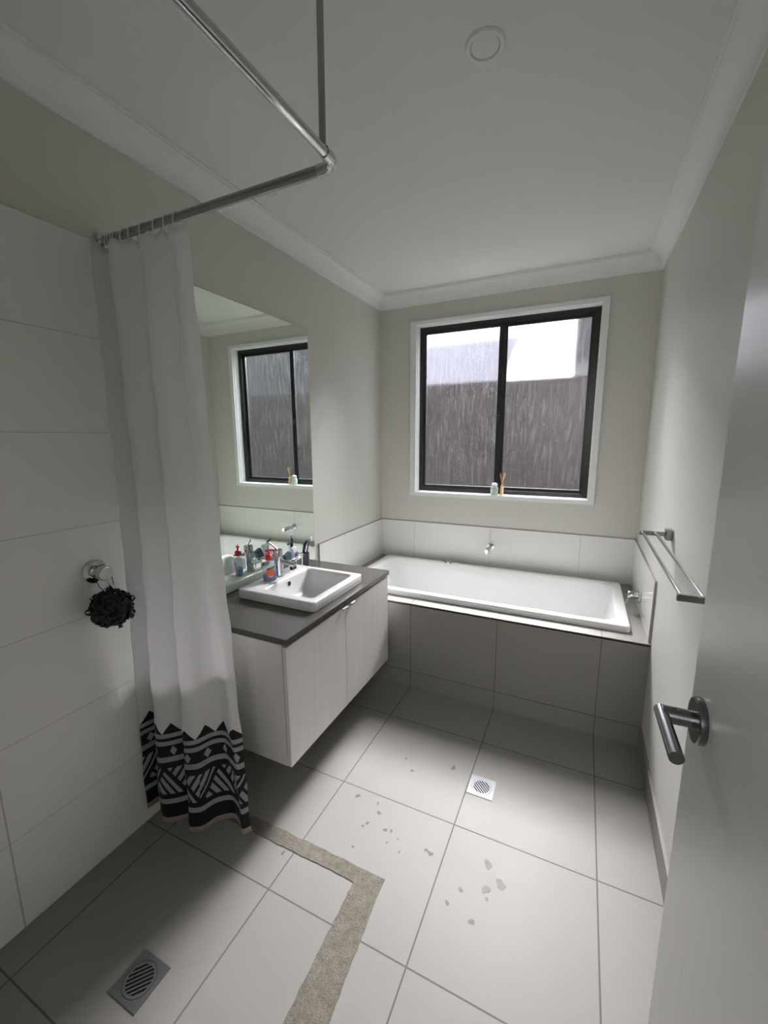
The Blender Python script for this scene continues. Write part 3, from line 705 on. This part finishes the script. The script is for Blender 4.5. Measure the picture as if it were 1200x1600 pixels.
Bp = [(.014, -2.175), (.030, -2.125), (.048, -2.095), (.060, -2.125), (.078, -2.165), (.120, -2.184), (.165, -2.168), (.205, -2.135), (.220, -2.105), (.226, -2.135), (.240, -2.168), (.287, -2.148), (.312, -2.100), (.357, -2.068), (.400, -2.078), (.430, -2.095), (.446, -2.070)]
Mp = [(.040, -2.165), (.062, -2.130), (.082, -2.100), (.092, -2.115), (.104, -2.140), (.135, -2.152), (.168, -2.135), (.190, -2.110), (.200, -2.090), (.208, -2.100), (.220, -2.122), (.250, -2.108), (.274, -2.080), (.290, -2.064), (.302, -2.056), (.322, -2.040), (.340, -2.015)]
Tp = [(.012, -2.150), (.030, -2.120), (.045, -2.098), (.058, -2.108), (.074, -2.135), (.104, -2.148), (.138, -2.138), (.170, -2.122), (.190, -2.112), (.204, -2.118), (.222, -2.132), (.256, -2.130), (.286, -2.116), (.316, -2.112), (.340, -2.124), (.365, -2.128), (.392, -2.105)]
Tp = [(x - 0.002, y + 0.012) for x, y in Tp]
def catmull(P, n=10):
    out = []
    for i in range(len(P) - 1):
        p0 = P[max(0, i - 1)]; p1 = P[i]; p2 = P[i + 1]; p3 = P[min(len(P) - 1, i + 2)]
        for k in range(n):
            s = k / n
            out.append(tuple(0.5 * (2 * p1[j] + (p2[j] - p0[j]) * s + (2 * p0[j] - 5 * p1[j] + 4 * p2[j] - p3[j]) * s * s + (3 * p1[j] - p0[j] - 3 * p2[j] + p3[j]) * s ** 3) for j in (0, 1)))
    out.append(P[-1]); return out
cb, cm, ctp = catmull(Bp), catmull(Mp), catmull(Tp)
n = len(cb); arcl = [0.0]
for i in range(1, n): arcl.append(arcl[-1] + math.hypot(cb[i][0] - cb[i - 1][0], cb[i][1] - cb[i - 1][1]))
NZ = 90; ZB, ZTp, ZM = 0.055, 2.082, 1.15
bm = NB(); uvl = bm.loops.layers.uv.new('UVMap'); grid = []; uvd = {}
for j in range(NZ + 1):
    row = []
    for i in range(n):
        z0 = ZB + 0.006 * math.sin(i * 0.11); z1 = ZTp + 0.006 * math.cos(2 * math.pi * arcl[i] / arcl[-1] * 9) - 0.004 + (0.022 if i < 12 else 0) * (1 - i / 12)
        f = j / NZ; z = z0 + (z1 - z0) * f
        if z < ZM:
            s = (ZM - z) / (ZM - ZB); s = s ** 0.95; a, b = cm[i], cb[i]
        else:
            s = (z - ZM) / (ZTp - ZM); a, b = cm[i], ctp[i]
        s = min(1, max(0, s))
        wv = 0.0022 * math.sin(z * 9 + i * 0.22) * math.sin(z * 23 + i * 0.07)
        v = bm.verts.new((max(0.0125, a[0] + (b[0] - a[0]) * s + wv), a[1] + (b[1] - a[1]) * s + wv, z)); row.append(v); uvd[v] = (arcl[i] * 1.35, z - z0)
    grid.append(row)
for j in range(NZ):
    for i in range(n - 1):
        f = bm.faces.new((grid[j][i], grid[j][i + 1], grid[j + 1][i + 1], grid[j + 1][i]))
        for lp in f.loops: lp[uvl].uv = uvd[lp.vert]
curt = obj('shower_curtain', bm, M['curtain'], None, 180)
tag(curt, 'white shower curtain with black and white geometric band along the bottom', 'shower curtain')
sm = curt.modifiers.new('thickness', 'SOLIDIFY'); sm.thickness = 0.0008

# ------------------------------------------------------------------ shower mixer and loofah
MX, MY, MZ = 0.008, -2.252, 1.045
t = thing('shower_mixer', 'round chrome shower mixer on the white tiled wall', 'tap', (MX, MY, MZ))
bm = NB(); add_lathe(bm, [(0.038, 0), (0.040, 0.003), (0.039, 0.008), (0.030, 0.013), (0.02, 0.014)], (MX, MY, MZ), (1, 0, 0), 40); obj('wall_plate', bm, M['chrome'], t, 40)
bm = NB(); add_lathe(bm, [(0.019, 0), (0.0195, 0.02), (0.0235, 0.023), (0.024, 0.052), (0.022, 0.056), (0.019, 0.0565)], (MX + 0.010, MY, MZ), (1, 0, 0), 32); obj('body', bm, M['chrome'], t, 40)
bm = NB(); add_lathe(bm, [(0.019, 0), (0.019, 0.002), (0.001, 0.0025)], (MX + 0.0665, MY, MZ), (1, 0, 0), 32); obj('end_cap', bm, M['white_plastic'], t, 40, label='pale round end cap')
bm = NB(); add_tube(bm, [(MX + 0.052, MY + 0.004, MZ - 0.015), (MX + 0.060, MY + 0.012, MZ - 0.040), (MX + 0.066, MY + 0.018, MZ - 0.060)], [0.0075, 0.0065, 0.006], 12); obj('lever', bm, M['chrome'], t, 40)

LC = Vector((0.082, -2.254, 0.928))
t = thing('bath_loofah', 'black ruffled net loofah hanging from the shower mixer', 'loofah', LC)
bm = NB(); rnd = random.Random(3)
bmesh.ops.create_icosphere(bm, subdivisions=3, radius=0.056, matrix=Matrix.Translation(LC))
for k in range(260):
    # ruffled half-loops of net standing out of the ball
    a = rnd.uniform(0, 2 * math.pi); cz = rnd.uniform(-1, 1); s = math.sqrt(1 - cz * cz); d = Vector((s * math.cos(a), s * math.sin(a), cz))
    x, y = frame_of(d); ph = rnd.uniform(0, math.pi); ex = x * math.cos(ph) + y * math.sin(ph); ey = d.cross(ex)
    L0 = rnd.uniform(0.058, 0.066) if k % 12 else rnd.uniform(0.070, 0.078); wd = rnd.uniform(0.008, 0.014); pr = []
    for i in range(9):
        q = i / 8 * math.pi; pr.append((LC + d * (0.035 + (L0 - 0.035) * math.sin(q)) + ex * (wd * math.cos(q) * 1.3)))
    hw = rnd.uniform(0.004, 0.008)
    A = [bm.verts.new(p + ey * (hw + 0.002 * math.sin(i * 2.1 + k))) for i, p in enumerate(pr)]; B_ = [bm.verts.new(p - ey * (hw + 0.002 * math.cos(i * 1.7 + k))) for i, p in enumerate(pr)]
    for i in range(8): bm.faces.new((A[i], A[i + 1], B_[i + 1], B_[i]))
for v in bm.verts:
    if v.co.x < 0.0105: v.co.x = 0.0105
obj('net_ball', bm, M['black_net'], t, 60)
bm = NB(); tp = Vector((MX + 0.030, MY, MZ + 0.022))
add_tube(bm, [LC + Vector((0, 0, 0.04)), (0.060, MY - 0.020, MZ - 0.040), (0.050, MY - 0.0255, MZ - 0.005), (0.045, MY - 0.012, MZ + 0.0245), (0.045, MY + 0.012, MZ + 0.0245), (0.052, MY + 0.0265, MZ - 0.005), (0.068, MY + 0.022, MZ - 0.040), LC + Vector((0.005, 0.005, 0.04))], 0.0012, 8)
obj('cord', bm, M['cord'], t, 60)

# ------------------------------------------------------------------ floor wastes
def grate(name, label, cx_, cy_, s, ang, plate_m, rot=0.0):
    t = thing(name, label, 'drain', (cx_, cy_, 0), 'square floor drains')
    bm = NB(); h = s / 2; R = s * 0.40
    # square plate with a round opening
    seg = 48; out = []; inn = []
    for k in range(seg):
        a = 2 * math.pi * k / seg; m = max(abs(math.cos(a)), abs(math.sin(a))); out.append((h * math.cos(a) / m, h * math.sin(a) / m)); inn.append((R * math.cos(a), R * math.sin(a)))
    z0, z1 = 0.0002, 0.0022
    for (zz) in (z0, z1): pass
    vo0 = [bm.verts.new((cx_ + a, cy_ + b, z0)) for a, b in out]; vo1 = [bm.verts.new((cx_ + a, cy_ + b, z1)) for a, b in out]
    vi0 = [bm.verts.new((cx_ + a, cy_ + b, z0)) for a, b in inn]; vi1 = [bm.verts.new((cx_ + a, cy_ + b, z1)) for a, b in inn]
    for k in range(seg):
        m = (k + 1) % seg
        bm.faces.new((vo1[k], vo1[m], vi1[m], vi1[k])); bm.faces.new((vo0[m], vo0[k], vi0[k], vi0[m])); bm.faces.new((vo0[k], vo0[m], vo1[m], vo1[k])); bm.faces.new((vi0[m], vi0[k], vi1[k], vi1[m]))
    obj('plate', bm, plate_m, t)
    bm = NB(); add_lathe(bm, [(R * 0.99, 0), (R * 0.99, 0.0004)], (cx_, cy_, 0.0002), (0, 0, 1), 40); obj('well_shade', bm, M['hollow_shade'], t)  # flat black disc standing in for the shade inside the drain
    # round grate with straight slots: rim ring and bars between the slots
    bm = NB(); R1 = R * 0.97; R2 = R * 0.80; zr0, zr1 = 0.0007, 0.0024
    rings = []
    for (r, z) in ((R1, zr0), (R1, zr1), (R2, zr1), (R2, zr0)): rings.append([Vector((cx_ + r * math.cos(2 * math.pi * k / seg), cy_ + r * math.sin(2 * math.pi * k / seg), z)) for k in range(seg)])
    rings_mesh(bm, rings, closed=True)
    nb_ = 7; pitch = 2 * R2 / nb_; ca, sa = math.cos(ang), math.sin(ang)
    for k in range(nb_ + 1):
        w_ = -R2 + pitch * k; bw = pitch * 0.23; a0 = max(-R2, w_ - bw); a1 = min(R2, w_ + bw)
        hl = math.sqrt(max(0.0, R1 ** 2 - max(abs(a0), abs(a1)) ** 2)) * 0.97
        if hl < 0.004: continue
        pts = [(-hl, a0), (hl, a0), (hl, a1), (-hl, a1)]
        add_prism(bm, [(cx_ + p * ca - q_ * sa, cy_ + p * sa + q_ * ca) for p, q_ in pts], zr0, zr1 - 0.0001)
    obj('slotted_grate', bm, plate_m, t)
grate('floor_drain', 'shiny square floor drain in the middle of the bright floor tiles', 1.1625, -1.4600, 0.106, math.radians(-45), M['grate_bright'])
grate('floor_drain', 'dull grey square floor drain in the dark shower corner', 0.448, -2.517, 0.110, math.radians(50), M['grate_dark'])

# ------------------------------------------------------------------ water spots
drops = [(1.256, -1.784, .019), (1.308, -1.834, .021), (1.267, -1.87, .017), (1.275, -1.899, .007), (1.191, -1.907, .010), (1.162, -1.965, .009), (1.246, -1.985, .012), (1.042, -1.826, .009), (1.06, -1.832, .012), (0.873, -1.816, .010), (0.895, -1.81, .008), (0.819, -1.759, .011), (0.797, -1.819, .009), (0.787, -1.837, .007), (1.024, -1.405, .014), (0.808, -1.443, .007), (0.703, -1.723, .013), (0.576, -2.055, .008), (0.796, -1.721, .007), (0.794, -1.927, .006), (0.90, -1.86, .005), (0.955, -1.875, .005), (0.86, -1.50, .009), (0.93, -1.83, .004)]
for (x, y, r) in drops:
    bm = NB(); r1 = random.Random(int(x * 1000)); ph = [r1.uniform(0, 6.28) for _ in range(3)]; pts = []
    for k in range(28):
        a = 2 * math.pi * k / 28; rr = r * 0.72 * (1 + 0.22 * math.sin(2 * a + ph[0]) + 0.13 * math.sin(3 * a + ph[1]) + 0.07 * math.sin(5 * a + ph[2])); pts.append((x + rr * math.cos(a), y + rr * 1.1 * math.sin(a)))
    add_prism(bm, pts, 0.0001, 0.0005)
    o = obj('water_spot', bm, M['wet'])
    tag(o, 'small irregular wet spot on the bright floor tiles', 'water spot', 'water spots on the floor tiles')

# ------------------------------------------------------------------ towel rail
t = thing('towel_rail', 'double chrome towel rail on the right wall', 'towel rail', (W, -1.47, 1.09))
XW = W; tipx = W - 0.112
for yy in (-1.085, -1.868):
    bm = NB(); add_box(bm, tipx, XW - 0.020, yy - 0.006, yy + 0.006, 1.081, 1.098, 0.0012, 1); obj('arm', bm, M['dark_chrome'], t)
    bm = NB(); add_box(bm, XW - 0.024, XW, yy - 0.021, yy + 0.021, 1.068, 1.112, 0.003, 2); obj('wall_block', bm, M['dark_chrome'], t)
for xx in (tipx + 0.012, tipx + 0.058):
    bm = NB(); add_tube(bm, [(xx, -1.862, 1.089), (xx, -1.09, 1.089)], 0.0062, 18, cap=True); obj('bar', bm, M['chrome'], t, 40)

# ------------------------------------------------------------------ window sill things
JX, JY, SZ = 0.893, 0.026, WZ0 + 0.006
t = thing('glass_jar', 'small clear glass jar with lid on the white window sill', 'jar', (JX, JY, SZ))
bm = NB(); add_lathe(bm, [(0.024, 0), (0.028, 0.003), (0.028, 0.045), (0.024, 0.055), (0.020, 0.058), (0.020, 0.062)], (JX, JY, SZ), (0, 0, 1), 28); obj('jar_body', bm, M['jar_glass'], t, 40)
bm = NB(); add_lathe(bm, [(0.021, 0), (0.022, 0.002), (0.021, 0.014), (0.012, 0.022), (0.001, 0.023)], (JX, JY, SZ + 0.062), (0, 0, 1), 28); obj('lid', bm, M['white_plastic'], t, 40)
bm = NB(); add_lathe(bm, [(0.022, 0.0), (0.022, 0.022)], (JX, JY, SZ + 0.004), (0, 0, 1), 24); obj('contents', bm, simple('pale_green_wax', (0.45, 0.58, 0.50), 0.5), t, 40)
RX, RYY = 0.945, 0.028
t = thing('reed_bundle', 'bundle of thin wooden diffuser reeds beside the glass jar', 'reed diffuser', (RX, RYY, SZ))
bm = NB(); add_lathe(bm, [(0.011, 0), (0.0125, 0.002), (0.0125, 0.060), (0.007, 0.066), (0.007, 0.074)], (RX, RYY, SZ), (0, 0, 1), 20); obj('vial', bm, clear_mat('amber_vial', (0.9, 0.75, 0.52), 0.5), t, 40)
for k, (dx, dy) in enumerate(((-0.018, 0.004), (-0.014, 0.010), (0.012, 0.004), (0.018, -0.004), (0.021, 0.008), (0.008, 0.012))):
    bm = NB(); add_tube(bm, [(RX - dx * 0.25, RYY - dy * 0.25, SZ + 0.004), (RX, RYY, SZ + 0.074), (RX + dx, RYY + dy, SZ + 0.150 + 0.004 * (k % 3))], 0.0019, 8); obj('reed', bm, M['reed'], t, 40)

# ------------------------------------------------------------------ door
DE = Vector((1.641, -2.30, 0)); th = math.radians(1.0)
hinge = Vector((1.660, -3.105, 0)); dd = (DE - hinge).normalized(); nn = Vector((dd.y, -dd.x, 0))    # nn points to +x
door = bpy.data.objects.new('door_1', None); COL.objects.link(door); door.location = hinge; door['kind'] = 'structure'
door['label'] = 'white flush door standing open on the right'
bm = NB()
ln = (DE - hinge).length
vs = add_box(bm, 0, 0.036, 0, ln, 0.012, 2.052, 0.0012, 1)
mt = Matrix.Translation(hinge) @ Matrix(((nn.x, dd.x, 0), (nn.y, dd.y, 0), (0, 0, 1))).to_4x4()
bmesh.ops.transform(bm, matrix=mt, verts=bm.verts); obj('door_leaf', bm, M['door'], door)
HZ = 1.066
hc = hinge + dd * (ln - 0.062) + Vector((0, 0, HZ)); out = -nn
hd = bpy.data.objects.new('door_handle', None); COL.objects.link(hd); hd.parent = door; hd.location = hc - hinge
bm = NB(); add_lathe(bm, [(0.0325, 0.0), (0.0335, 0.002), (0.0335, 0.009), (0.0315, 0.011), (0.012, 0.0112)], hc, out, 40); obj('rose', bm, M['handle_steel'], hd, 35)
bm = NB(); add_lathe(bm, [(0.0125, 0.010), (0.0125, 0.030), (0.0110, 0.030), (0.0110, 0.032), (0.0125, 0.032), (0.0125, 0.050)], hc, out, 28)
p0 = hc + out * 0.050; 
add_tube(bm, [p0 + dd * 0.010, p0 - dd * 0.100], 0.0092, 24); obj('lever', bm, M['handle_steel'], hd, 35)
# jamb of the doorway
bm = NB(); add_box(bm, DX1, DX1 + 0.05, YF, YF + 0.012, 0, 2.10); add_box(bm, DX0 - 0.05, DX0, YF, YF + 0.012, 0, 2.10); add_box(bm, DX0 - 0.05, DX1 + 0.05, YF, YF + 0.012, 2.06, 2.11)
struct('trim_6', bm, M['trim'])
